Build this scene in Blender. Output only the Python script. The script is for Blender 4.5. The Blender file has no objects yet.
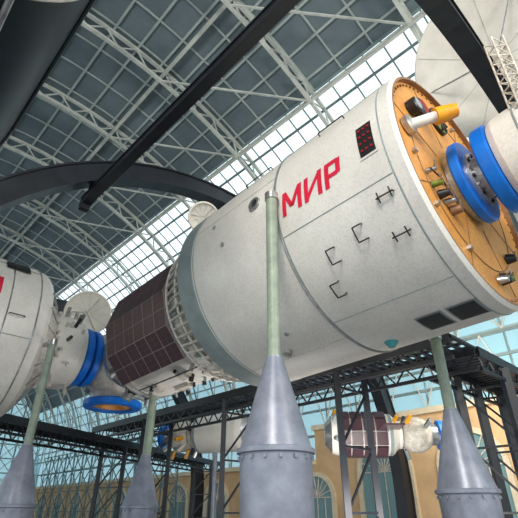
import bpy, math, random
from mathutils import Vector, Matrix
random.seed(4)
sin, cos, rad, pi = math.sin, math.cos, math.radians, math.pi
V = Vector

# ------------------------------------------------------------ materials
def new_mat(name):
    m = bpy.data.materials.new(name); m.use_nodes = True
    nt = m.node_tree
    return m, nt, nt.nodes["Principled BSDF"]

def paint(name, c1, c2=None, rough=0.5, metal=0.0, scale=3.0, bump=0.0, lo=0.35, hi=0.65, fine=0.0):
    m, nt, b = new_mat(name)
    b.inputs["Roughness"].default_value = rough
    b.inputs["Metallic"].default_value = metal
    if c2 is None: c2 = tuple(x*0.8 for x in c1)
    tc = nt.nodes.new("ShaderNodeTexCoord")
    n = nt.nodes.new("ShaderNodeTexNoise"); n.inputs["Scale"].default_value = scale
    n.inputs["Detail"].default_value = 6; n.inputs["Roughness"].default_value = 0.65
    nt.links.new(tc.outputs["Object"], n.inputs["Vector"])
    r = nt.nodes.new("ShaderNodeValToRGB")
    r.color_ramp.elements[0].position = lo; r.color_ramp.elements[1].position = hi
    r.color_ramp.elements[0].color = (*c2, 1); r.color_ramp.elements[1].color = (*c1, 1)
    nt.links.new(n.outputs["Fac"], r.inputs["Fac"])
    out = r.outputs["Color"]
    if fine > 0:
        n2 = nt.nodes.new("ShaderNodeTexNoise"); n2.inputs["Scale"].default_value = 26
        n2.inputs["Detail"].default_value = 4
        nt.links.new(tc.outputs["Object"], n2.inputs["Vector"])
        r2 = nt.nodes.new("ShaderNodeValToRGB")
        r2.color_ramp.elements[0].position = 0.36; r2.color_ramp.elements[1].position = 0.54
        k = 1-fine
        r2.color_ramp.elements[0].color = (k, k, k, 1); r2.color_ramp.elements[1].color = (1, 1, 1, 1)
        nt.links.new(n2.outputs["Fac"], r2.inputs["Fac"])
        mx = nt.nodes.new("ShaderNodeMixRGB"); mx.blend_type = 'MULTIPLY'; mx.inputs[0].default_value = 1
        nt.links.new(out, mx.inputs[1]); nt.links.new(r2.outputs["Color"], mx.inputs[2])
        out = mx.outputs[0]
    nt.links.new(out, b.inputs["Base Color"])
    if bump > 0:
        bp = nt.nodes.new("ShaderNodeBump"); bp.inputs["Strength"].default_value = bump
        bp.inputs["Distance"].default_value = 0.02
        nt.links.new(n.outputs["Fac"], bp.inputs["Height"]); nt.links.new(bp.outputs["Normal"], b.inputs["Normal"])
    return m

WHITE = paint("hull_white_paint", (0.84, 0.81, 0.75), (0.72, 0.69, 0.64), 0.36, 0, 1.1, 0.12, fine=0.10)
WHITE2 = paint("thermal_blanket_white", (0.78, 0.74, 0.66), (0.46, 0.42, 0.36), 0.55, 0, 4.0, 0.6, fine=0.22)
GREYB = paint("grey_band_paint", (0.30, 0.35, 0.35), (0.22, 0.27, 0.27), 0.5)
TAN = paint("end_disc_ochre", (0.80, 0.37, 0.08), (0.64, 0.27, 0.05), 0.5, 0, 2.5, 0.3, fine=0.18)
RIM = paint("rim_brown", (0.34, 0.18, 0.08), (0.2, 0.10, 0.05), 0.5)
BLUE = paint("docking_ring_blue", (0.0, 0.20, 0.80), (0.0, 0.13, 0.60), 0.35)
RED = paint("red_paint", (0.78, 0.015, 0.06), (0.58, 0.01, 0.04), 0.5)
DRED = paint("dark_red_lamp", (0.45, 0.01, 0.02), (0.25, 0.01, 0.01), 0.4)
BLACK = paint("black_fitting", (0.02, 0.02, 0.022), (0.01, 0.01, 0.012), 0.4)
SOLAR = paint("solar_cell_maroon", (0.100, 0.048, 0.060), (0.055, 0.030, 0.042), 0.28, 0, 2)
SFRAME = paint("solar_frame", (0.48, 0.41, 0.41), (0.36, 0.31, 0.32), 0.5)
METAL = paint("bare_metal", (0.6, 0.6, 0.58), (0.35, 0.35, 0.36), 0.3, 0.8, 6)
STEEL = paint("black_structural_steel", (0.016, 0.019, 0.026), (0.009, 0.010, 0.014), 0.38, 0, 2)
POLE = paint("pole_green_grey", (0.31, 0.37, 0.28), (0.21, 0.26, 0.21), 0.45, 0, 5)
CONE = paint("pedestal_blue_grey", (0.28, 0.30, 0.37), (0.19, 0.205, 0.26), 0.33, 0.15, 4, 0.15)
ROOF = paint("roof_panel_grey", (0.17, 0.22, 0.24), (0.105, 0.145, 0.165), 0.7, 0, 0.35)
TRUSS = paint("truss_light_grey", (0.66, 0.68, 0.62), (0.42, 0.44, 0.41), 0.5, 0, 1)
SEAM = paint("roof_seam_grey", (0.46, 0.52, 0.50), (0.34, 0.40, 0.39), 0.5, 0, 1)
MULL = paint("mullion_grey_green", (0.24, 0.32, 0.32), (0.16, 0.22, 0.23), 0.5, 0, 1)
WALLT = paint("wall_tan_plaster", (0.70, 0.48, 0.27), (0.52, 0.35, 0.19), 0.8, 0, 0.6, 0.2)
WTRIM = paint("wall_cream_trim", (0.78, 0.68, 0.50), (0.64, 0.55, 0.40), 0.7)
FLOOR = paint("floor_grey_stone", (0.30, 0.30, 0.31), (0.22, 0.22, 0.23), 0.35, 0, 0.8)
DARK = paint("dark_teal_hull", (0.010, 0.022, 0.030), (0.005, 0.012, 0.017), 0.4, 0, 1)
YEL = paint("yellow_cap", (0.85, 0.40, 0.01), (0.7, 0.28, 0.01), 0.4)
OLIVE = paint("olive_green", (0.22, 0.30, 0.02), (0.07, 0.10, 0.02), 0.5, 0, 14)
TEAL = paint("teal_cone", (0.06, 0.35, 0.38), None, 0.4)
DISH = paint("dish_cream", (0.80, 0.77, 0.69), (0.66, 0.63, 0.56), 0.55, 0, 1.2)
SCAF = paint("scaffold_teal", (0.13, 0.22, 0.24), (0.08, 0.14, 0.16), 0.5)

def glass_mat(name, col, tr, tint=(0.93, 0.98, 1)):
    m, nt, b = new_mat(name)
    b.inputs["Base Color"].default_value = (*col, 1); b.inputs["Roughness"].default_value = 0.3
    t = nt.nodes.new("ShaderNodeBsdfTransparent"); t.inputs[0].default_value = (*tint, 1)
    mx = nt.nodes.new("ShaderNodeMixShader"); mx.inputs[0].default_value = tr
    nt.links.new(b.outputs[0], mx.inputs[1]); nt.links.new(t.outputs[0], mx.inputs[2])
    nt.links.new(mx.outputs[0], nt.nodes["Material Output"].inputs["Surface"])
    return m
GLASS = glass_mat("skylight_glass", (0.7, 0.8, 0.82), 0.92, (0.97, 1, 1))
GLASSB = glass_mat("wall_glass_blue", (0.22, 0.42, 0.48), 0.36, (0.62, 0.90, 1))

# ------------------------------------------------------------ mesh builder
class MB:
    def __init__(s, mats): s.v = []; s.f = []; s.m = []; s.mats = mats
    def mi(s, mat):
        if mat not in s.mats: s.mats.append(mat)
        return s.mats.index(mat)
    def add(s, vs, fs, mat):
        o = len(s.v); k = s.mi(mat)
        s.v += [V(x) for x in vs]
        for f in fs: s.f.append([i+o for i in f]); s.m.append(k)
    def lathe(s, prof, M, n=64, a0=0, a1=360, close_ends=True):
        full = abs(a1-a0-360) < 1e-6
        for (r0, z0, mt), (r1, z1, _) in zip(prof[:-1], prof[1:]):
            if mt is None: continue
            vs = []; fs = []
            c = n if full else n+1
            for r, z in ((r0, z0), (r1, z1)):
                for i in range(c):
                    a = rad(a0+(a1-a0)*i/n); vs.append(M @ V((r*cos(a), r*sin(a), z)))
            for i in range(n):
                j = (i+1) % c
                if r0 < 1e-6: fs.append([0, c+j, c+i])
                elif r1 < 1e-6: fs.append([i, j, c])
                else: fs.append([i, j, c+j, c+i])
            s.add(vs, fs, mt)
    def box(s, M, sx, sy, sz, mat):
        vs = [M @ V((x*sx/2, y*sy/2, z*sz/2)) for x in (-1, 1) for y in (-1, 1) for z in (-1, 1)]
        s.add(vs, [[0,1,3,2],[4,6,7,5],[0,4,5,1],[2,3,7,6],[0,2,6,4],[1,5,7,3]], mat)
    def beam(s, p, q, w, h, mat, up=V((0, 0, 1))):
        p = V(p); q = V(q); d = (q-p); L = d.length
        if L < 1e-6: return
        d.normalize(); up = V(up)
        if abs(d.dot(up)) > 0.98: up = V((1, 0, 0))
        x = d.cross(up).normalized(); y = x.cross(d)
        M = Matrix((( x.x, y.x, d.x, (p.x+q.x)/2), (x.y, y.y, d.y, (p.y+q.y)/2), (x.z, y.z, d.z, (p.z+q.z)/2), (0, 0, 0, 1)))
        s.box(M, w, h, L, mat)
    def tube(s, p, q, r, mat, r2=None, n=12, cap=True):
        p = V(p); q = V(q); M = axis_mat(p, q-p); L = (q-p).length
        if r2 is None: r2 = r
        pr = [(r, 0, mat), (r2, L, mat)]
        if cap: pr = [(0, 0, mat)]+pr+[(0, L, mat)]
        s.lathe(pr, M, n)
    def poly(s, pts, r, mat, n=8):
        for a, b in zip(pts[:-1], pts[1:]): s.tube(a, b, r, mat, n=n)
    def ring(s, M, R, r, z, mat, n=64, k=8):
        s.lathe([(R+r*cos(2*pi*i/k), z+r*sin(2*pi*i/k), mat) for i in range(k+1)], M, n)
    def sphere(s, M, r, mat, n=20, sz=1.0):
        pr = []
        for i in range(n//2+1):
            a = -pi/2+pi*i/(n//2); pr.append((max(r*cos(a), 0), r*sin(a)*sz, mat))
        pr[0] = (0, pr[0][1], mat); pr[-1] = (0, pr[-1][1], mat)
        s.lathe(pr, M, n)
    def make(s, name, smooth=True):
        c = sum(s.v, V((0, 0, 0)))/len(s.v)
        me = bpy.data.meshes.new(name)
        me.from_pydata([tuple(x-c) for x in s.v], [], s.f)
        for m in s.mats: me.materials.append(m)
        me.polygons.foreach_set("material_index", s.m)
        me.update()
        if smooth:
            me.shade_smooth(); me.set_sharp_from_angle(angle=rad(32))
        ob = bpy.data.objects.new(name, me); ob.location = c
        bpy.context.scene.collection.objects.link(ob)
        return ob

def axis_mat(o, d, xh=None):
    z = V(d).normalized()
    x = V(xh) if xh is not None else (V((0, 0, 1)) if abs(z.z) < 0.9 else V((1, 0, 0)))
    x = (x - z*x.dot(z)).normalized(); y = z.cross(x)
    return Matrix(((x.x, y.x, z.x, o[0]), (x.y, y.y, z.y, o[1]), (x.z, y.z, z.z, o[2]), (0, 0, 0, 1)))
def tr(x, y, z): return Matrix.Translation((x, y, z))

# ------------------------------------------------------------ frames
HC = V((3.276, 5.616, 0))
U = V((0.7237, 0.6901, 0)); D = V((-0.6901, 0.7237, 0))
def H(a, t, z): return HC + U*a + D*t + V((0, 0, z))
C0 = V((3.29, 5.55, 6.13))
DT = V((-0.673, 0.7395, -0.030)).normalized()
UM = V((0.7395, 0.673, 0)).normalized()
MOD = axis_mat(C0, DT, -UM)      # local X = near side, Y = up, Z = along the axis
def S(t, phi, r): 
    p = rad(phi); return MOD @ V((r*cos(p), r*sin(p), t))
R = 2.075

# ------------------------------------------------------------ core module
def docking_ring(mb, M, z0, z1, ro, ri, mat=BLUE):
    k = 1 if z1 > z0 else -1
    mb.lathe([(ri, z0, mat), (ro-0.03, z0, mat), (ro, z0+0.03*k, mat), (ro, z1-0.03*k, mat), (ro-0.03, z1, mat), (ri, z1, mat), (ri, z0, mat)], M, 56)

TN = 11.7
mb = MB([WHITE])
mb.lathe([(0, 0.03, TAN), (1.99, 0.03, RIM), (1.99, -0.05, RIM), (2.03, -0.05, WHITE), (R, 0.0, WHITE), (R, 4.60, GREYB),
          (R+0.012, 4.61, GREYB), (R+0.012, 5.08, GREYB), (2.0, 5.12, WHITE2), (1.9, 5.20, WHITE2), (1.5, 6.05, WHITE),
          (1.45, 6.1, WHITE), (1.45, 9.5, WHITE), (1.32, 9.8, WHITE), (0.85, 10.3, WHITE), (0.85, 10.8, WHITE2), (0.6, 11.0, WHITE2)], MOD, 128)
mb.sphere(MOD @ tr(0, 0, TN), 1.12, WHITE2, 40)
mb.lathe([(0.9, 10.6, METAL), (0.98, 10.6, METAL), (0.98, 10.75, METAL), (0.9, 10.75, METAL)], MOD, 48)
for z in (0.18, 2.2, 4.55): mb.ring(MOD, R, 0.012, z, GREYB, 128, 6)
mb.ring(MOD, R, 0.022, 2.23, METAL, 128, 6)
for z in (9.5, 6.1, 9.25): mb.ring(MOD, 1.46, 0.02, z, METAL, 96, 6)
for ph in (-20, -64, 35): mb.beam(S(0.2, ph, R+0.002), S(2.2, ph, R+0.002), 0.010, 0.012, GREYB)
for ph in (-75, 15): mb.beam(S(2.25, ph, R+0.002), S(4.5, ph, R+0.002), 0.012, 0.012, WHITE2)
for i in range(72):
    a = rad(i*5); mb.box(MOD @ tr(1.92*cos(a), 1.92*sin(a), 0.02), 0.03, 0.03, 0.03, RIM)
mb.ring(MOD, 1.45, 0.008, 0.025, RIM, 96, 6)
for i in range(8):
    a = rad(i*45+20); mb.beam(MOD @ V((0.75*cos(a), 0.75*sin(a), 0.025)), MOD @ V((1.88*cos(a), 1.88*sin(a), 0.025)), 0.008, 0.012, RIM)
mb.lathe([(0.60, 0.02, METAL), (0.60, -0.12, METAL), (0.45, -0.12, METAL)], MOD, 48)
docking_ring(mb, MOD, -0.08, -0.24, 0.70, 0.44)
mb.lathe([(0.46, -0.05, METAL), (0.46, -0.28, WHITE), (0.34, -0.28, METAL), (0.32, -0.02, BLACK), (0, -0.02, BLACK)], MOD, 40)
for i in range(16):
    a = rad(i*22.5); mb.box(MOD @ tr(0.40*cos(a), 0.40*sin(a), -0.29), 0.05, 0.04, 0.05, (METAL, BLACK)[i % 2])
def dq(x, y, z=0): return MOD @ V((x, y, z))
mb.tube(dq(1.60, 0.26, 0.05), dq(1.31, 0.38, -0.32), 0.08, WHITE, n=20)
mb.tube(dq(1.31, 0.38, -0.32), dq(1.25, 0.40, -0.40), 0.125, YEL, n=24)
mb.tube(dq(1.25, 0.40, -0.40), dq(1.14, 0.44, -0.56), 0.125, YEL, 0.10, n=24)
mb.lathe([(0, -0.02, METAL), (0.15, -0.02, METAL), (0.15, -0.1, METAL), (0.1, -0.12, METAL), (0, -0.12, METAL)], MOD @ tr(1.58, 0.26, 0.03), 24)
mb.lathe([(0, 0.0, BLACK), (0.19, 0.0, BLACK), (0.19, -0.12, BLACK), (0.14, -0.15, DRED), (0.08, -0.13, BLACK), (0, -0.13, BLACK)], MOD @ tr(1.02, 1.0, 0.02), 28)
mb.lathe([(0, 0.0, BLACK), (0.13, 0.0, BLACK), (0.13, -0.14, BLACK), (0.1, -0.16, METAL), (0, -0.13, METAL)], MOD @ tr(1.26, 0.88, 0.02), 28)
MT = MOD @ tr(0.22, 1.36, 0.0)
mb.lathe([(0, -0.05, BLACK), (0.1, -0.05, OLIVE), (0.24, -0.03, BLACK), (0.27, -0.03, BLACK), (0.27, 0.03, BLACK)], MT, 28)
for i in range(8):
    a = rad(i*45); mb.tube(MT @ V((0.1*cos(a), 0.1*sin(a), -0.05)), MT @ V((0.24*cos(a), 0.24*sin(a), -0.05)), 0.02, BLACK)
for (x, y, c, s) in ((1.22, -0.62, OLIVE, 0.05), (1.08, -0.72, BLACK, 0.07), (0.94, -0.78, METAL, 0.05), (0.80, -0.86, RIM, 0.08), (1.3, -0.42, METAL, 0.04),
                     (-0.35, -1.55, BLACK, 0.10), (-0.5, -1.5, OLIVE, 0.07), (-0.2, -1.62, METAL, 0.06), (-1.0, -0.95, BLACK, 0.09)):
    mb.tube(dq(x, y, 0.02), dq(x-0.02, y-0.02, -0.12), s, c, s*0.7, n=14)
    mb.tube(dq(x, y, -0.10), dq(x+0.1, y+0.03, -0.16), 0.014, METAL, n=8)
for (x, y) in ((1.55, -0.2), (-0.4, 1.6), (0.6, -1.4), (1.3, -1.0)):
    mb.box(MOD @ tr(x, y, 0), 0.08, 0.05, 0.07, METAL)
mb.poly([dq(1.35, -0.44, -0.06), dq(1.1, -0.5, -0.08), dq(0.95, -0.65, -0.08), dq(0.8, -0.84, -0.1)], 0.012, BLACK)

def patch(mb, pts_ts, mat, r, sub=6):
    a, b, c, d = [V((p[0], p[1], 0)) for p in pts_ts]
    vs = []; fs = []
    for i in range(sub+1):
        for j in range(sub+1):
            u, v = i/sub, j/sub
            p = (a*(1-u)+b*u)*(1-v)+(d*(1-u)+c*u)*v
            vs.append(S(p.x, p.y, r))
    for i in range(sub):
        for j in range(sub):
            k = i*(sub+1)+j; fs.append([k, k+1, k+sub+2, k+sub+1])
    mb.add(vs, fs, mat)
deg = 180/pi/R
def stroke(t0, ph0, s0, h0, s1, h1, w):
    sh = 0.12
    f = lambda s, h: (t0-(s+sh*h), ph0+h*deg)
    dx, dy = s1-s0, h1-h0; nx = w/2 if abs(dx) < abs(dy)*1.6 else 0; ny = 0 if nx else w/2
    patch(mb, [f(s0-nx, h0-ny), f(s1-nx, h1-ny), f(s1+nx, h1+ny), f(s0+nx, h0+ny)], RED, R+0.008)
hh = 0.42; w = 0.082
def letters(T0, P0):
    stroke(T0, P0, 0, 0, 0, hh, w); stroke(T0, P0, 0.33, 0, 0.33, hh, w)
    stroke(T0, P0, 0.0, hh, 0.165, 0.1, w); stroke(T0, P0, 0.165, 0.1, 0.33, hh, w)
    stroke(T0, P0, 0.47, 0, 0.47, hh, w); stroke(T0, P0, 0.74, 0, 0.74, hh, w); stroke(T0, P0, 0.47, 0.03, 0.74, hh-0.03, w)
    stroke(T0, P0, 0.88, 0, 0.88, hh, w)
    stroke(T0, P0, 0.85, hh-0.035, 1.08, hh-0.035, 0.07); stroke(T0, P0, 0.85, 0.18, 1.08, 0.18, 0.07)
    stroke(T0, P0, 1.09, 0.16, 1.09, hh-0.01, w)
letters(2.05, -11.5)
patch(mb, [(0.27, -9), (0.27, 8), (0.56, 8), (0.56, -9)], WHITE, R+0.012)
patch(mb, [(0.29, -8), (0.29, 7), (0.54, 7), (0.54, -8)], BLACK, R+0.018)
for i in range(3):
    for j in range(4):
        p = S(0.34+i*0.075, -5.5+j*3.4, R+0.015); n = S(0.34+i*0.075, -5.5+j*3.4, R+0.03)
        mb.tube(p, n, 0.020, DRED, n=10)
Mx = axis_mat(S(2.72, 6, R-0.02), S(2.72, 6, R+1)-S(2.72, 6, R))
mb.lathe([(0, 0.03, BLACK), (0.08, 0.03, METAL), (0.08, 0.06, METAL), (0.13, 0.06, METAL), (0.14, 0, METAL)], Mx, 24)
for (t, ph, r0) in ((0.25, 62, 0.06), (1.2, 62, 0.07), (3.6, -5, 0.04), (2.4, -20, 0.03), (3.1, -60, 0.04), (3.9, 10, 0.04)):
    mb.tube(S(t, ph, R-0.02), S(t, ph, R+0.03), r0, GREYB, n=16)
def rail(pts, h=0.06, r=0.011):
    a, b = pts[0], pts[-1]
    P = [S(a[0], a[1], R)]+[S(p[0], p[1], R+h) for p in pts]+[S(b[0], b[1], R)]
    mb.poly(P, r, BLACK)
rail([(1.42, -40), (1.55, -40), (1.55, -34), (1.42, -34)])
rail([(0.88, -37), (1.01, -37), (1.01, -31), (0.88, -31)])
rail([(1.64, -53), (1.78, -53), (1.78, -47), (1.64, -47)])
for (t, ph) in ((0.40, -26), (0.44, -41)):
    rail([(t-0.12, ph), (t+0.12, ph)]); mb.poly([S(t-0.09, ph-2, R+0.05), S(t-0.09, ph+2, R+0.05)], 0.011, BLACK); mb.poly([S(t+0.09, ph-2, R+0.05), S(t+0.09, ph+2, R+0.05)], 0.011, BLACK)
rail([(0.8, 25), (1.3, 25)]); rail([(2.5, 30), (3.2, 30)])
for (t0, t1) in ((0.22, 0.60), (0.72, 1.08)):
    patch(mb, [(t0-0.03, -78), (t0-0.03, -92), (t1+0.03, -92), (t1+0.03, -78)], GREYB, R+0.006)
    patch(mb, [(t0, -79), (t0, -91), (t1, -91), (t1, -79)], BLACK, R+0.012)
mb.tube(S(1.8, -91, R-0.02), S(1.8, -91, R+0.09), 0.13, TEAL, 0.05, n=20)
mb.tube(S(3.4, -70, R-0.02), S(3.4, -70, R+0.08), 0.08, METAL, n=14)
for z, rr in ((5.22, 1.93), (5.55, 1.84), (6.05, 1.74)): mb.ring(MOD, rr, 0.03, z, WHITE, 96, 6)
for i in range(56):
    a = i*360/56
    mb.beam(S(5.22, a, 1.93), S(6.05, a, 1.74), 0.035, 0.05, WHITE2)
    if i % 2: 
        M_ = axis_mat(S(5.8, a, 1.66), S(5.8, a, 2.6)-S(5.8, a, 1.66), DT); mb.box(M_, 0.28, 0.16, 0.12, (WHITE, METAL, GREYB)[i % 3])
# solar belt
edges = [-54, -26, 2, 30, 58, 86]
t0, t1, rp = 6.25, 9.1, 1.72
for e0, e1 in zip(edges[:-1], edges[1:]):
    A, B = S(t0, e0, rp), S(t0, e1, rp); A2, B2 = S(t1, e0, rp), S(t1, e1, rp)
    nrm = (A2-A).cross(B-A).normalized()
    if nrm.dot((A+B)/2-(MOD @ V((0, 0, t0)))) < 0: nrm.negate()
    q = [A, B, B2, A2]; lo = [p-nrm*0.06 for p in q]
    mb.add(q+lo, [[0,1,2,3],[4,7,6,5],[0,4,5,1],[1,5,6,2],[2,6,7,3],[3,7,4,0]], SFRAME)
    ni, nj = 6, 2
    def bp(u, v): return (A*(1-u)+A2*u)*(1-v)+(B*(1-u)+B2*u)*v
    for i in range(ni):
        for j in range(nj):
            for ii in range(2):
                for jj in range(3):
                    g = 0.006; h = 0.0022
                    u0 = (i+ii/2)/ni+(g if ii == 0 else h); u1 = (i+(ii+1)/2)/ni-(g if ii == 1 else h)
                    v0 = (j+jj/3)/nj+(0.012 if jj == 0 else 0.004); v1 = (j+(jj+1)/3)/nj-(0.012 if jj == 2 else 0.004)
                    c = [bp(u0, v0), bp(u1, v0), bp(u1, v1), bp(u0, v1)]
                    mb.add([p+nrm*0.008 for p in c], [[0, 1, 2, 3]], SOLAR)
            u0, u1, v0, v1 = i/ni+.005, (i+1)/ni-.005, j/nj+0.01, (j+1)/nj-0.01
            mb.add([bp(u0, v0)+nrm*.004, bp(u1, v0)+nrm*.004, bp(u1, v1)+nrm*.004, bp(u0, v1)+nrm*.004], [[0, 1, 2, 3]], RIM)
    for tt in (t0+0.1, t1-0.1, 7.5): mb.tube(S(tt, e0, 1.43), S(tt, e0, rp-0.02), 0.03, METAL)
for (t, ph, l) in ((6.4, -85, .5), (7.2, -75, .4), (7.9, -95, .6), (8.6, -80, .35), (6.9, -110, .5), (9.2, -60, .3)):
    mb.box(axis_mat(S(t, ph, 1.47), S(t, ph, 2)-S(t, ph, 1), DT), l, 0.25, 0.12, WHITE2)
for k in range(22):
    t = 6.3+random.random()*3.0; ph = -66-random.random()*50
    mb.tube(S(t, ph, 1.44), S(t, ph, 1.52+random.random()*0.1), 0.03+random.random()*0.04, random.choice([GREYB, METAL, BLACK, WHITE]), n=10)
mb.poly([S(6.3, -70, 1.53), S(7.2, -70, 1.55), S(9.1, -70, 1.53)], 0.018, BLACK)
for (t, ph) in ((9.65, -70), (9.6, -95), (9.4, -40)):
    mb.tube(S(t, ph, 1.3), S(t+0.1, ph, 1.65), 0.1, METAL, 0.16, n=16); mb.box(axis_mat(S(t, ph, 1.35), DT), 0.3, 0.25, 0.25, BLACK)
node = MOD @ V((0, 0, TN))
MD = axis_mat(node, V((0, 0, -1)), D)
mb.lathe([(0.62, 0.85, WHITE2), (0.62, 1.22, METAL), (0.3, 1.22, METAL)], MD, 40)
docking_ring(mb, MD, 1.16, 1.36, 0.88, 0.60)
mb.lathe([(0.60, 1.30, TAN), (0.36, 1.33, TAN), (0.32, 1.2, METAL), (0, 1.2, METAL)], MD, 36)
for k in range(14):
    a = random.random()*2*pi; b = -0.9+random.random()*1.6
    dv = V((cos(a)*cos(b), sin(a)*cos(b), sin(b))); mb.tube(node+dv*1.08, node+dv*1.25, 0.05+random.random()*0.06, random.choice([GREYB, METAL, WHITE, BLACK]), n=10)
mb.make("space_station_core_module")

# ------------------------------------------------------------ left module
ML = axis_mat(node, -U, V((0, 0, 1)))
O = 0.4
mb = MB([WHITE])
docking_ring(mb, ML, 0.95, 1.15, 0.86, 0.5); docking_ring(mb, ML, 1.24, 1.46, 0.88, 0.5)
mb.lathe([(0.62, 0.85, METAL), (0.62, 1.50, WHITE), (0.95, 1.52, WHITE), (1.05, 1.7, WHITE), (1.1, 2.1+O, WHITE2), (1.25, 2.15+O, WHITE2), (1.35, 2.45+O, WHITE), (1.95, 2.62+O, WHITE), (2.06, 2.75+O, WHITE), (2.11, 3.0+O, WHITE), (2.14, 5.2+O, GREYB), (2.14, 5.4+O, WHITE), (2.14, 7.6, WHITE), (1.5, 8.3, WHITE2), (0, 8.5, WHITE2)], ML, 96)
for z in (3.0+O, 3.7+O, 4.7+O): mb.ring(ML, 2.12, 0.02, z, METAL, 96, 6)
def SL(t, ph, r=2.14): p = rad(ph); return ML @ V((r*cos(p), r*sin(p), t))
for i in range(24):
    a = i*15; mb.beam(SL(2.2+O, a, 1.32), SL(2.66+O, a, 1.99), 0.03, 0.03, METAL)
for ph in range(0, 360, 60):
    mb.beam(SL(3.0+O, ph+17, 2.12), SL(5.2+O, ph+17, 2.145), 0.014, 0.014, GREYB)
for sgn in (90, 270):
    if (SL(3, sgn)-SL(3, sgn, 0)).dot(-D) > 0: near = sgn
up = 1 if SL(3, near+10).z > SL(3, near).z else -1
def Lp(t, da, r=2.14): return SL(t, near+up*da, r)
def lbox(t0, t1, d0, d1, mat, r):
    vs = []; n = 6
    for i in range(n+1):
        da = d0+(d1-d0)*i/n; vs += [Lp(t0, da, r), Lp(t1, da, r)]
    mb.add(vs, [[2*i, 2*i+1, 2*i+3, 2*i+2] for i in range(n)], mat)
lbox(3.7, 4.3, 40, 53, BLACK, 2.155); lbox(4.35, 4.5, 12, 26, RED, 2.155); lbox(4.65, 4.8, 12, 26, RED, 2.155)
for (t, d0) in ((3.7, 0), (4.0, -30), (3.8, -48)):
    mb.poly([Lp(t, d0), Lp(t, d0, 2.21), Lp(t+0.35, d0, 2.21), Lp(t+0.35, d0)], 0.014, BLACK)
for k in range(22):
    a = random.random()*150-75; t = 1.65+random.random()*1.0
    mb.tube(Lp(t, a, 1.0), Lp(t, a, 1.25+random.random()*.15), 0.05, random.choice([WHITE2, METAL, BLACK, WHITE]), n=10)
mb.make("space_station_docked_module")

# ------------------------------------------------------------ right hand docked module
MR = axis_mat(C0, -DT, -UM)
mb = MB([WHITE])
docking_ring(mb, MR, 0.46, 0.68, 0.72, 0.4)
mb.lathe([(0.34, 0.27, METAL), (0.34, 0.5, METAL)], MR, 32)
mb.lathe([(0.3, 0.68, METAL), (0.66, 0.69, WHITE), (0.72, 0.78, WHITE), (0.76, 1.35, WHITE), (0.80, 1.4, METAL), (0.80, 1.5, WHITE2), (1.1, 2.3, WHITE), (1.15, 2.4, WHITE), (1.15, 4.3, WHITE), (0.6, 4.9, WHITE2), (0, 5.0, WHITE2)], MR, 64)
mb.ring(MR, 0.75, 0.015, 1.1, GREYB)
p0 = C0-DT*1.2-UM*0.62+V((0, 0, 0.3)); p1 = C0-DT*1.25-UM*0.92+V((0, 0, 1.45))
ax = (p1-p0).normalized(); sx = ax.cross(V((0, 1, 0))).normalized()*0.09; sy = ax.cross(sx).normalized()*0.09
cs = [sx+sy, sx-sy, -sx-sy, -sx+sy]
N = 7
for i in range(4): mb.tube(p0+cs[i], p1+cs[i], 0.014, WHITE2)
for k in range(N):
    a = p0+(p1-p0)*k/N; b = p0+(p1-p0)*(k+1)/N
    for i in range(4):
        mb.tube(a+cs[i], a+cs[(i+1) % 4], 0.010, WHITE2); mb.tube(a+cs[i], b+cs[(i+1) % 4], 0.008, WHITE2)
mb.make("space_station_docking_module")

# ------------------------------------------------------------ dishes
def dish(name, c, face, r, mast_to, mast_r=0.06, rim=0.03, depth=0.28):
    mb = MB([DISH]); M = axis_mat(c, face); pr = []
    n = 10
    for i in range(n+1):
        x = r*i/n; pr.append((x, depth*r*(x/r)**2, DISH))
    mb.lathe(pr, M, 64)
    mb.lathe([(x, z-0.03, DISH) for x, z, _ in pr], M, 64)
    mb.ring(M, r, rim, depth*r-0.01, DISH, 64, 8)
    for i in range(12):
        a = rad(i*30)
        mb.poly([M @ V((x*cos(a), x*sin(a), z+0.004)) for x, z, _ in pr[1::3]+[pr[-1]]], 0.0015*r+0.003, SEAM, 6)
    for i in range(3):
        a = rad(90+i*120); mb.tube(M @ V((r*0.85*cos(a), r*0.85*sin(a), 0.72*depth*r)), M @ V((0, 0, 0.6*r)), 0.008*r+0.006, METAL)
    mb.tube(M @ V((0, 0, 0.54*r)), M @ V((0, 0, 0.66*r)), 0.07*r, WHITE2)
    mb.tube(M @ V((0, 0, -0.02)), M @ V((0, 0, -0.25*r)), 0.2*r, METAL, 0.1*r, n=20)
    mb.tube(M @ V((0, 0, -0.2*r)), mast_to, mast_r, TRUSS)
    return mb.make(name)
cam = V((0, 0, 1.6))
c = V((7.6, 9.0, 14.15)); dish("dish_antenna", c, (cam-c)+V((-1, -2, -1)), 2.4, V((8.6, 10.2, 19.3)), 0.12, depth=0.2)
c = V((-5.75, 13.75, 7.4)); dish("dish_antenna", c, (cam-c)+V((-2, 0, 2)), 0.72, node+V((0, 0, 1.05)), 0.05)
c = V((-1.42, 9.1, 8.05)); dish("dish_antenna", c, (cam-c)+V((3, 0, 1)), 0.38, S(5.65, 60, 1.6), 0.035)

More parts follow.
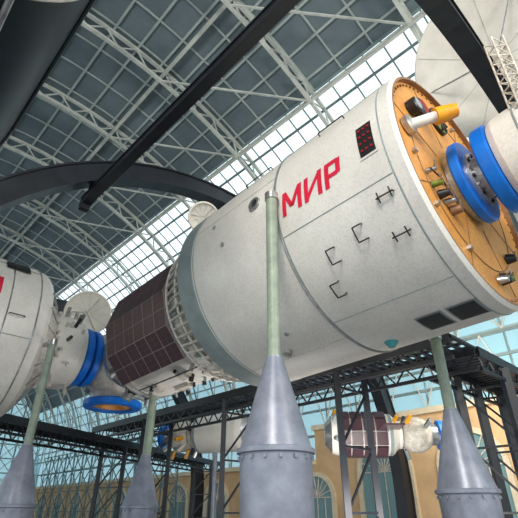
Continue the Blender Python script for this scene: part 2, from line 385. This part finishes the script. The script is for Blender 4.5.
# ------------------------------------------------------------ pedestals
def pedestal(x, y, zb, zt, ztop, pr=0.09, br=0.45):
    mb = MB([CONE]); M = tr(x, y, 0)
    mb.lathe([(0, 0, CONE), (br*1.1, 0, CONE), (br*1.1, 0.08, CONE), (br*0.86, 0.1, CONE), (br*0.95, zb-0.06, CONE), (br*1.03, zb-0.05, CONE), (br*1.03, zb, CONE), (br*0.95, zb+0.01, CONE),
              (pr*1.25, zt-0.02, CONE), (pr*1.25, zt, METAL), (pr, zt+0.01, POLE), (pr, ztop-0.12, METAL), (pr*1.2, ztop-0.12, METAL), (pr*1.2, ztop, METAL), (0, ztop, METAL)], M, 40)
    for i in range(16):
        a = rad(i*22.5+5); mb.box(tr(x+br*0.97*cos(a), y+br*0.97*sin(a), zb-0.1) @ Matrix.Rotation(a, 4, 'Z'), 0.03, 0.03, 0.04, CONE)
    mb.ring(M, br*0.9, 0.012, zb*0.5, CONE)
    return mb
def mk(x, y, zb, zt, ztop, bracket=None, **k):
    mb = pedestal(x, y, zb, zt, ztop, **k)
    if bracket is not None: mb.tube((x, y, ztop-0.06), bracket, 0.06, METAL)
    mb.make("support_pedestal")
mk(0.20, 5.65, 2.25, 3.37, 6.07, S(2.2, 0, R-0.02))
mk(3.12, 7.45, 1.9, 3.06, 4.38)
mk(-5.09, 10.43, 1.75, 2.9, 5.3, V((-5.5, 10.8, 5.3)))
mk(-2.92, 12.35, 1.75, 2.9, 4.5)
mk(-3.6, 15.6, 1.7, 2.7, 4.9, V((-4.3, 14.6, 5.0)), pr=0.08)

# ------------------------------------------------------------ black arches and girder
def arch(name, t, th0, th1, post=False, hr=0.33):
    mb = MB([STEEL]); ca, cz, Ra = 2.9, 2.4, 10.0
    n = 48; hw = 0.26
    def P(th, dr, dt): a = rad(th); return H(ca+(Ra+dr)*cos(a), t+dt, max(cz+(Ra+dr)*sin(a), 0))
    for i in range(n):
        A = th0+(th1-th0)*i/n; B = th0+(th1-th0)*(i+1)/n
        for (r0, r1, w) in ((hr-0.06, hr, hw), (-hr, -hr+0.06, hw), (-hr+0.06, hr-0.06, hw*0.8)):
            vs = [P(A, r0, -w), P(A, r1, -w), P(A, r1, w), P(A, r0, w), P(B, r0, -w), P(B, r1, -w), P(B, r1, w), P(B, r0, w)]
            mb.add(vs, [[0,1,5,4],[1,2,6,5],[2,3,7,6],[3,0,4,7],[0,3,2,1],[4,5,6,7]], STEEL)
    if post:
        e = P(th1, 0, 0); mb.beam(e-V((0, 0, 0.4)), V((e.x, e.y, 18.5)), 0.4, 0.4, STEEL)
    return mb.make(name)
arch("steel_arch", 9.3, -14, 194)
arch("steel_arch", -0.36, -14, 122, True)
arch("steel_arch", 24.0, -14, 194)
mb = MB([STEEL])
def gird(a, z, t0, t1, w, h):
    p, q = H(a, t0, z), H(a, t1, z)
    mb.beam(p+V((0, 0, h/2)), q+V((0, 0, h/2)), w, 0.05, STEEL); mb.beam(p-V((0, 0, h/2)), q-V((0, 0, h/2)), w, 0.05, STEEL)
    mb.beam(p, q, w*0.75, h, STEEL)
    mb.beam(q-D*0.25-V((0, 0, h*0.7)), q-D*0.05-V((0, 0, h*0.7)), w, 0.3, STEEL)
gird(-2.6, 9.98, -12, 9.95, 0.27, 0.27)
mb.beam(H(-2.6, 9.3, 10.1), H(-2.6, 9.3, 11.0), 0.24, 0.24, STEEL)
mb.beam(H(-2.6, -5, 10.1), H(-2.6, -5, 20.2), 0.12, 0.12, STEEL)
mb.make("steel_girder")

# ------------------------------------------------------------ dark rocket stage
mb = MB([DARK]); o = H(-7.25, 0.55, 7.6); MS = axis_mat(o, D, V((0, 0, 1)))
mb.lathe([(0, 0, DARK), (1.1, 0, DARK), (1.5, 0.15, DARK), (1.7, 0.5, DARK), (1.7, 4.4, DARK), (1.6, 6.0, DARK), (1.25, 7.4, DARK), (0.7, 8.1, DARK), (0, 8.3, DARK)], MS, 72)
mb.ring(MS, 1.7, 0.03, 1.2, METAL, 72, 6)
for k in range(8):
    a = rad(k*45+12)
    mb.poly([MS @ V((r_*cos(a), r_*sin(a), z_)) for r_, z_ in [(1.71, 0.6), (1.71, 4.4), (1.61, 6.0), (1.26, 7.4)]], 0.04, METAL if k % 2 else DARK)
for z in (1.5, 4.2): 
    p = MS @ V((0, 0, z)); mb.tube(p+V((0, 0, 1.6)), V((p.x, p.y, 19.6)), 0.03, STEEL)
mb.make("rocket_stage")

# ------------------------------------------------------------ gallery
def walkway(name, P, Q, wdir, width, z, legs, lw=0.15):
    mb = MB([STEEL]); P = V((P[0], P[1], z)); Q = V((Q[0], Q[1], z)); L = (Q-P).length; d = (Q-P).normalized(); W = wdir*width
    for off in (V((0, 0, 0)), W):
        mb.beam(P+off, Q+off, 0.12, 0.24, STEEL)
        mb.beam(P+off-V((0, 0, 0.42)), Q+off-V((0, 0, 0.42)), 0.08, 0.08, STEEL)
        n = int(L/0.6)
        for i in range(n):
            a = P+off+d*L*i/n; b = P+off+d*L*(i+0.5)/n; c = P+off+d*L*(i+1)/n
            mb.beam(a-V((0,0,.05)), b-V((0, 0, 0.42)), 0.035, 0.035, STEEL); mb.beam(b-V((0, 0, 0.42)), c-V((0,0,.05)), 0.035, 0.035, STEEL)
    n = int(L/0.25)
    for i in range(n+1):
        a = P+d*L*i/n; mb.beam(a+V((0,0,.05)), a+W+V((0,0,.05)), 0.09, 0.06, STEEL)
    mb.beam(P+W*.33+V((0,0,.09)), Q+W*.33+V((0,0,.09)), 0.06, 0.06, STEEL); mb.beam(P+W*.66+V((0,0,.09)), Q+W*.66+V((0,0,.09)), 0.06, 0.06, STEEL)
    for s in legs:
        for off in (V((0, 0, 0)), W):
            a = P+off+d*s; mb.beam(a-V((0, 0, 0.1)), V((a.x, a.y, 0)), lw, lw, STEEL)
        a = P+d*s; b = a+W
        for k in range(3):
            z0 = 0.2+k*(z-0.7)/3; z1 = 0.2+(k+1)*(z-0.7)/3
            mb.beam(V((a.x, a.y, z0)), V((b.x, b.y, z1)), 0.05, 0.05, STEEL)
            mb.beam(V((a.x, a.y, z1)), V((b.x, b.y, z1)), 0.05, 0.05, STEEL)
    return mb.make(name, False)
zg = 4.9
walkway("steel_gallery_walkway", H(3.05, 1.95, 0), H(3.05, 19, 0), U, 1.25, zg, (3.1, 7.6, 12.5))
walkway("steel_gallery_walkway", H(4.42, 1.95, 0), H(11.4, 1.95, 0), D, 1.25, zg, (1.5, 2.8, 4.6), 0.2)
A = V((-8.8, 15.8, 0)); B = V((-4.5, 27.4, 0)); dd = (B-A).normalized()
walkway("steel_gallery_walkway", A-dd*1.5, B+dd*3, V((dd.y, -dd.x, 0)), 1.2, 4.2, (7, 15.5))

# ------------------------------------------------------------ hall shell
ca, cz, RR = -3.0, 2.6, 18.0
T0, T1 = -16.0, 58.0
def RP(th, t, r=RR): a = rad(th); return H(ca+r*cos(a), t, cz+r*sin(a))
def strip(mb, th0, th1, mat, r=RR, step=2.0):
    n = max(1, round((th1-th0)/step)); vs = []
    for i in range(n+1):
        th = th0+(th1-th0)*i/n; vs += [RP(th, T0, r), RP(th, T1, r)]
    mb.add(vs, [[2*i, 2*i+1, 2*i+3, 2*i+2] for i in range(n)], mat)
mb = MB([ROOF])
strip(mb, 63, 150, ROOF); strip(mb, 31, 44, ROOF)
def long_bar(mb, th, r, w, h, mat, t0=T0, t1=T1):
    n = (RP(th, 0)-RP(th, 0, 0)).normalized()
    mb.beam(RP(th, t0, r), RP(th, t1, r), w, h, mat, n)
def arc_bar(mb, t, th0, th1, r, w, h, mat, step=4):
    n = max(1, round((th1-th0)/step))
    for i in range(n):
        a, b = th0+(th1-th0)*i/n, th0+(th1-th0)*(i+1)/n
        mb.beam(RP(a, t, r), RP(b, t, r), w, h, mat, D)
for th in range(65, 150, 4): long_bar(mb, th, RR-0.06, 0.10, 0.10, SEAM)
t = T0
while t <= T1:
    arc_bar(mb, t, 63, 150, RR-0.05, 0.05, 0.08, SEAM); t += 1.6
for th in (35, 39): long_bar(mb, th, RR-0.06, 0.1, 0.1, SEAM)
mb.make("ceiling", False)
mb = MB([TRUSS])
t = T0+2.5
while t <= T1:
    arc_bar(mb, t, 19.5, 150, RR-0.15, 0.15, 0.15, TRUSS); arc_bar(mb, t, 19.5, 150, RR-0.9, 0.15, 0.15, TRUSS)
    th = 20
    while th < 148:
        mb.beam(RP(th, t, RR-0.15), RP(th+2.5, t, RR-0.9), 0.06, 0.06, TRUSS); mb.beam(RP(th+2.5, t, RR-0.9), RP(th+5, t, RR-0.15), 0.06, 0.06, TRUSS); th += 5
    t += 5.0
for th in (44.5, 62.5, 80, 98, 116):
    long_bar(mb, th, RR-0.3, 0.16, 0.16, TRUSS)
    if th in (62.5, 98): 
        long_bar(mb, th, RR-1.0, 0.12, 0.12, TRUSS)
        t = T0
        while t < T1-2.5:
            mb.beam(RP(th, t, RR-0.3), RP(th, t+1.25, RR-1.0), 0.06, 0.06, TRUSS); mb.beam(RP(th, t+1.25, RR-1.0), RP(th, t+2.5, RR-0.3), 0.06, 0.06, TRUSS); t += 2.5
t = T0+2.5; 
while t < T1-5:
    for th in (62.5, 98):
        mb.beam(RP(th, t, RR-0.9), RP(th+17.5, t+5, RR-0.9), 0.08, 0.08, TRUSS)
    t += 5
mb.make("roof_truss", False)
mb = MB([GLASS]); strip(mb, 44, 63, GLASS, RR+0.02)
mu = MB([MULL])
th = 44
while th <= 63.01: long_bar(mu, th, RR-0.05, 0.12, 0.12, MULL); th += 3.167
t = T0
while t <= T1: arc_bar(mu, t, 44, 63, RR-0.04, 0.045, 0.06, MULL, 5); t += 0.9
w1 = mb.make("window_1", False); o = mu.make("window_frame", False); o.parent = w1; o.location -= w1.location
mb = MB([GLASSB]); strip(mb, 19.2, 31, GLASSB, RR+0.02)
mu = MB([MULL])
for th in (19.5, 22.4, 25.3, 28.2, 31): long_bar(mu, th, RR-0.05, 0.09, 0.12, MULL)
t = T0
while t <= T1:
    arc_bar(mu, t, 19.4, 31, RR-0.04, 0.06, 0.1, MULL, 5)
    mu.beam(RP(19.5, t, RR-.1), RP(31, t+2.0, RR-.1), 0.06, 0.06, TRUSS); mu.beam(RP(31, t, RR-.1), RP(19.5, t+2.0, RR-.1), 0.06, 0.06, TRUSS); t += 2.0
w1 = mb.make("window_2", False); o = mu.make("window_frame", False); o.parent = w1; o.location -= w1.location

AW = 14.05
TS = 15.0
def WH(t): return 5.7 if t < TS else 4.0
mb = MB([WALLT])
def wq(mb, a, t0, t1, z0, z1, mat): mb.add([H(a, t0, z0), H(a, t1, z0), H(a, t1, z1), H(a, t0, z1)], [[0, 1, 2, 3]], mat)
wq(mb, AW, T0, TS, 0, 5.7, WALLT); wq(mb, AW, TS, T1, 0, 4.0, WALLT)
for (a_, b_, h_) in ((T0, TS, 5.7), (TS, T1, 4.0)):
    mb.beam(H(AW-0.1, a_, h_), H(AW-0.1, b_, h_), 0.3, 0.25, WTRIM)
t = T0+1.6
while t < T1-2:
    rw = 1.3 if t < TS-1.5 else 1.0; zc = 3.3 if t < TS-1.5 else 2.3
    vs = [H(AW-0.03, t, zc)]+[H(AW-0.03, t+rw*cos(rad(a)), zc+rw*sin(rad(a))) for a in range(0, 181, 10)]
    mb.add(vs, [[0, i, i+1] for i in range(1, 19)], GLASSB)
    mb.add([H(AW-0.03, t-rw, 0.6), H(AW-0.03, t+rw, 0.6), H(AW-0.03, t+rw, zc), H(AW-0.03, t-rw, zc)], [[0, 1, 2, 3]], GLASSB)
    pts = [H(AW-0.08, t+(rw+0.1)*cos(rad(a)), zc+(rw+0.1)*sin(rad(a))) for a in range(0, 181, 12)]
    pts = [H(AW-0.08, t+rw+0.1, 0.6)]+pts+[H(AW-0.08, t-rw-0.1, 0.6)]
    for p, q in zip(pts[:-1], pts[1:]): mb.beam(p, q, 0.22, 0.16, WTRIM, -U)
    for a in range(0, 181, 20): mb.beam(H(AW-0.06, t, zc), H(AW-0.06, t+rw*cos(rad(a)), zc+rw*sin(rad(a))), 0.05, 0.05, WHITE2)
    for x in (-.5*rw, 0, .5*rw): mb.beam(H(AW-0.06, t+x, .6), H(AW-0.06, t+x, zc), 0.05, 0.05, WHITE2)
    t += 4.2
mb.make("wall_right", False)
mb = MB([GLASSB])
wq(mb, AW, T0, TS, 5.8, 8.55, GLASSB); wq(mb, AW, TS, T1, 4.1, 8.55, GLASSB); w1 = mb.make("window_3", False)
mu = MB([MULL])
for z in (6.6, 7.5, 8.5): mu.beam(H(AW-0.05, T0, z), H(AW-0.05, T1, z), 0.1, 0.12, MULL)
mu.beam(H(AW-0.05, TS, 5.3), H(AW-0.05, T1, 5.3), 0.1, 0.12, MULL)
t = T0
while t <= T1:
    b_ = WH(t)
    mu.beam(H(AW-0.05, t, b_), H(AW-0.05, t, 8.5), 0.07, 0.07, MULL); mu.beam(H(AW-0.2, t, b_), H(AW-0.2, t+1, 8.5), 0.05, 0.05, TRUSS); mu.beam(H(AW-0.2, t+1, 8.5), H(AW-0.2, t+2, b_), 0.05, 0.05, TRUSS); t += 2
o = mu.make("window_frame", False); o.parent = w1; o.location -= w1.location
mb = MB([SCAF])
t = 27.0
while t < 52:
    for z in (0, 1.7, 3.4, 5.1): mb.beam(H(13.3, t, z+1.7), H(13.3, t+2, z+1.7), 0.08, 0.08, SCAF); mb.beam(H(13.3, t, z), H(13.3, t+2, z+1.7), 0.06, 0.06, SCAF); mb.beam(H(13.3, t+2, z), H(13.3, t, z+1.7), 0.06, 0.06, SCAF)
    mb.beam(H(13.3, t, 0), H(13.3, t, 6.8), 0.1, 0.1, SCAF); t += 2
mb.make("steel_scaffold", False)

mb = MB([WALLT])
mb.add([H(-22, T1, 0), H(AW, T1, 0), H(AW, T1, 4), H(-22, T1, 4)], [[0, 1, 2, 3]], WALLT)
mb.make("wall_back", False)
mb = MB([GLASSB]); vs = [H(-3, T1, 4)]; 
for th in range(5, 176, 4): vs.append(RP(th, T1))
mb.add(vs, [[0, i, i+1] for i in range(1, len(vs)-1)], GLASSB); w1 = mb.make("window_4", False)
mu = MB([MULL]); a = -20.0
while a < 14:
    top = cz+math.sqrt(max(RR**2-(a-ca)**2, 1))
    if top > 5.5: 
        mu.beam(H(a, T1-.1, 4), H(a, T1-.1, top), 0.12, 0.12, MULL)
        z = 4
        while z < top-1.5: mu.beam(H(a, T1-.3, z), H(a+1.5, T1-.3, z+1.5), 0.08, 0.08, TRUSS); mu.beam(H(a+1.5, T1-.3, z), H(a, T1-.3, z+1.5), 0.08, 0.08, TRUSS); z += 1.5
    a += 1.5
z = 4.0
while z < 20:
    hw = math.sqrt(max(RR**2-(z-cz)**2, 1)); mu.beam(H(ca-hw, T1-.1, z), H(min(ca+hw, 14), T1-.1, z), 0.12, 0.12, MULL); z += 1.5
o = mu.make("window_frame", False); o.parent = w1; o.location -= w1.location
mb = MB([FLOOR]); mb.add([H(-24, -24, 0), H(AW, -24, 0), H(AW, T1, 0), H(-24, T1, 0)], [[0, 1, 2, 3]], FLOOR)
mb.make("floor", False)

# ------------------------------------------------------------ background spacecraft
def craft(name, c, ax, s, stand=True, belt=True, wings=False):
    mb = MB([WHITE]); M = axis_mat(c, ax, V((0, 0, 1))) @ Matrix.Scale(s, 4)
    mb.lathe([(0, -1.7, METAL), (0.3, -1.7, METAL), (0.55, -1.5, WHITE), (0.6, -1.3, WHITE), (0.6, 0.2, GREYB), (0.6, 0.3, WHITE), (0.4, 0.5, WHITE), (0.4, 0.6, WHITE2)], M, 40)
    mb.sphere(M @ tr(0, 0, 1.05), 0.52, WHITE2, 28)
    mb.lathe([(0.3, 1.45, METAL), (0.3, 1.7, BLUE), (0.42, 1.7, BLUE), (0.42, 1.82, BLUE), (0.2, 1.82, BLUE)], M, 32)
    if belt:
        for i in range(10):
            for j in range(4):
                a = rad(i*36); mb.box(M @ Matrix.Rotation(a, 4, 'Z') @ tr(0.63, 0, -1.12+j*0.36), 0.05, 0.35, 0.32, SOLAR)
    for k in range(18):
        a = random.random()*6.28; z = random.choice([-1.45, 0.35, 0.75, 1.3]); r0 = 0.45
        mb.tube(M @ V((r0*cos(a), r0*sin(a), z)), M @ V(((r0+.28)*cos(a), (r0+.28)*sin(a), z+0.1)), 0.06*s, random.choice([METAL, BLACK, YEL, WHITE, GREYB]), n=8)
    if wings:
        for sg in (-1, 1):
            mb.tube(M @ V((0, sg*0.5, 0.1)), M @ V((0, sg*1.1, 0.1)), 0.03*s, METAL)
            mb.box(M @ tr(0, sg*1.5, 0.1), 0.04, 0.85, 0.6, SOLAR)
    b = M @ V((0, 0, -0.3)); mb.tube(V((b.x, b.y, 0)), b-V((0, 0, 0.55*s)), 0.09, CONE)
    mb.lathe([(0, 0, CONE), (0.5, 0, CONE), (0.5, 0.1, CONE), (0.15, 0.9, CONE)], tr(b.x, b.y, 0), 24)
    mb.make(name)
craft("orbital_spacecraft", V((4.3, 16.6, 4.0)), V((1, -0.1, -0.02)), 1.15, wings=True)
craft("orbital_spacecraft", V((-2.2, 20.5, 4.6)), V((-1, 0.5, 0)), 1.3, belt=False)

# ------------------------------------------------------------ lights, world, camera
w = bpy.data.worlds.new("World"); bpy.context.scene.world = w; w.use_nodes = True
bg = w.node_tree.nodes["Background"]; bg.inputs[0].default_value = (0.86, 0.96, 1.0, 1); bg.inputs[1].default_value = 1.5
def area(name, loc, tgt, size, e, col=(1, 1, 1)):
    l = bpy.data.lights.new(name, 'AREA'); l.energy = e; l.size = size; l.color = col
    o = bpy.data.objects.new(name, l); o.location = loc
    o.rotation_euler = (V(tgt)-V(loc)).to_track_quat('-Z', 'Y').to_euler(); bpy.context.scene.collection.objects.link(o)
area("added_fill_light", (-3, -8, 12), (0, 8, 6), 4, 2000, (1, 0.94, 0.86))  # added fill behind the camera to brighten the hull, not a hall fixture
area("added_fill_light", (10, -4, 9), (3.5, 6, 6), 3, 900, (1, 0.92, 0.82))  # added fill from the right for the end disc, no lamp there
area("added_fill_light", (2, 12, 1.0), (4, 18, 12), 4, 500, (1, 0.95, 0.9))  # added low fill aimed up towards the roof, no real fixture
area("added_fill_light", (8, 15, 6.0), (10, 26, 3), 3, 350, (1, 0.9, 0.75))  # added fill for the background wall, no real fixture
bpy.context.scene.view_settings.view_transform = 'Standard'

cd = bpy.data.cameras.new("camera"); cd.sensor_width = 36; cd.lens = 440/518*36; cd.clip_end = 300
co = bpy.data.objects.new("camera", cd); co.location = (0, 0, 1.6); co.rotation_euler = (rad(120), 0, 0)
bpy.context.scene.collection.objects.link(co); bpy.context.scene.camera = co
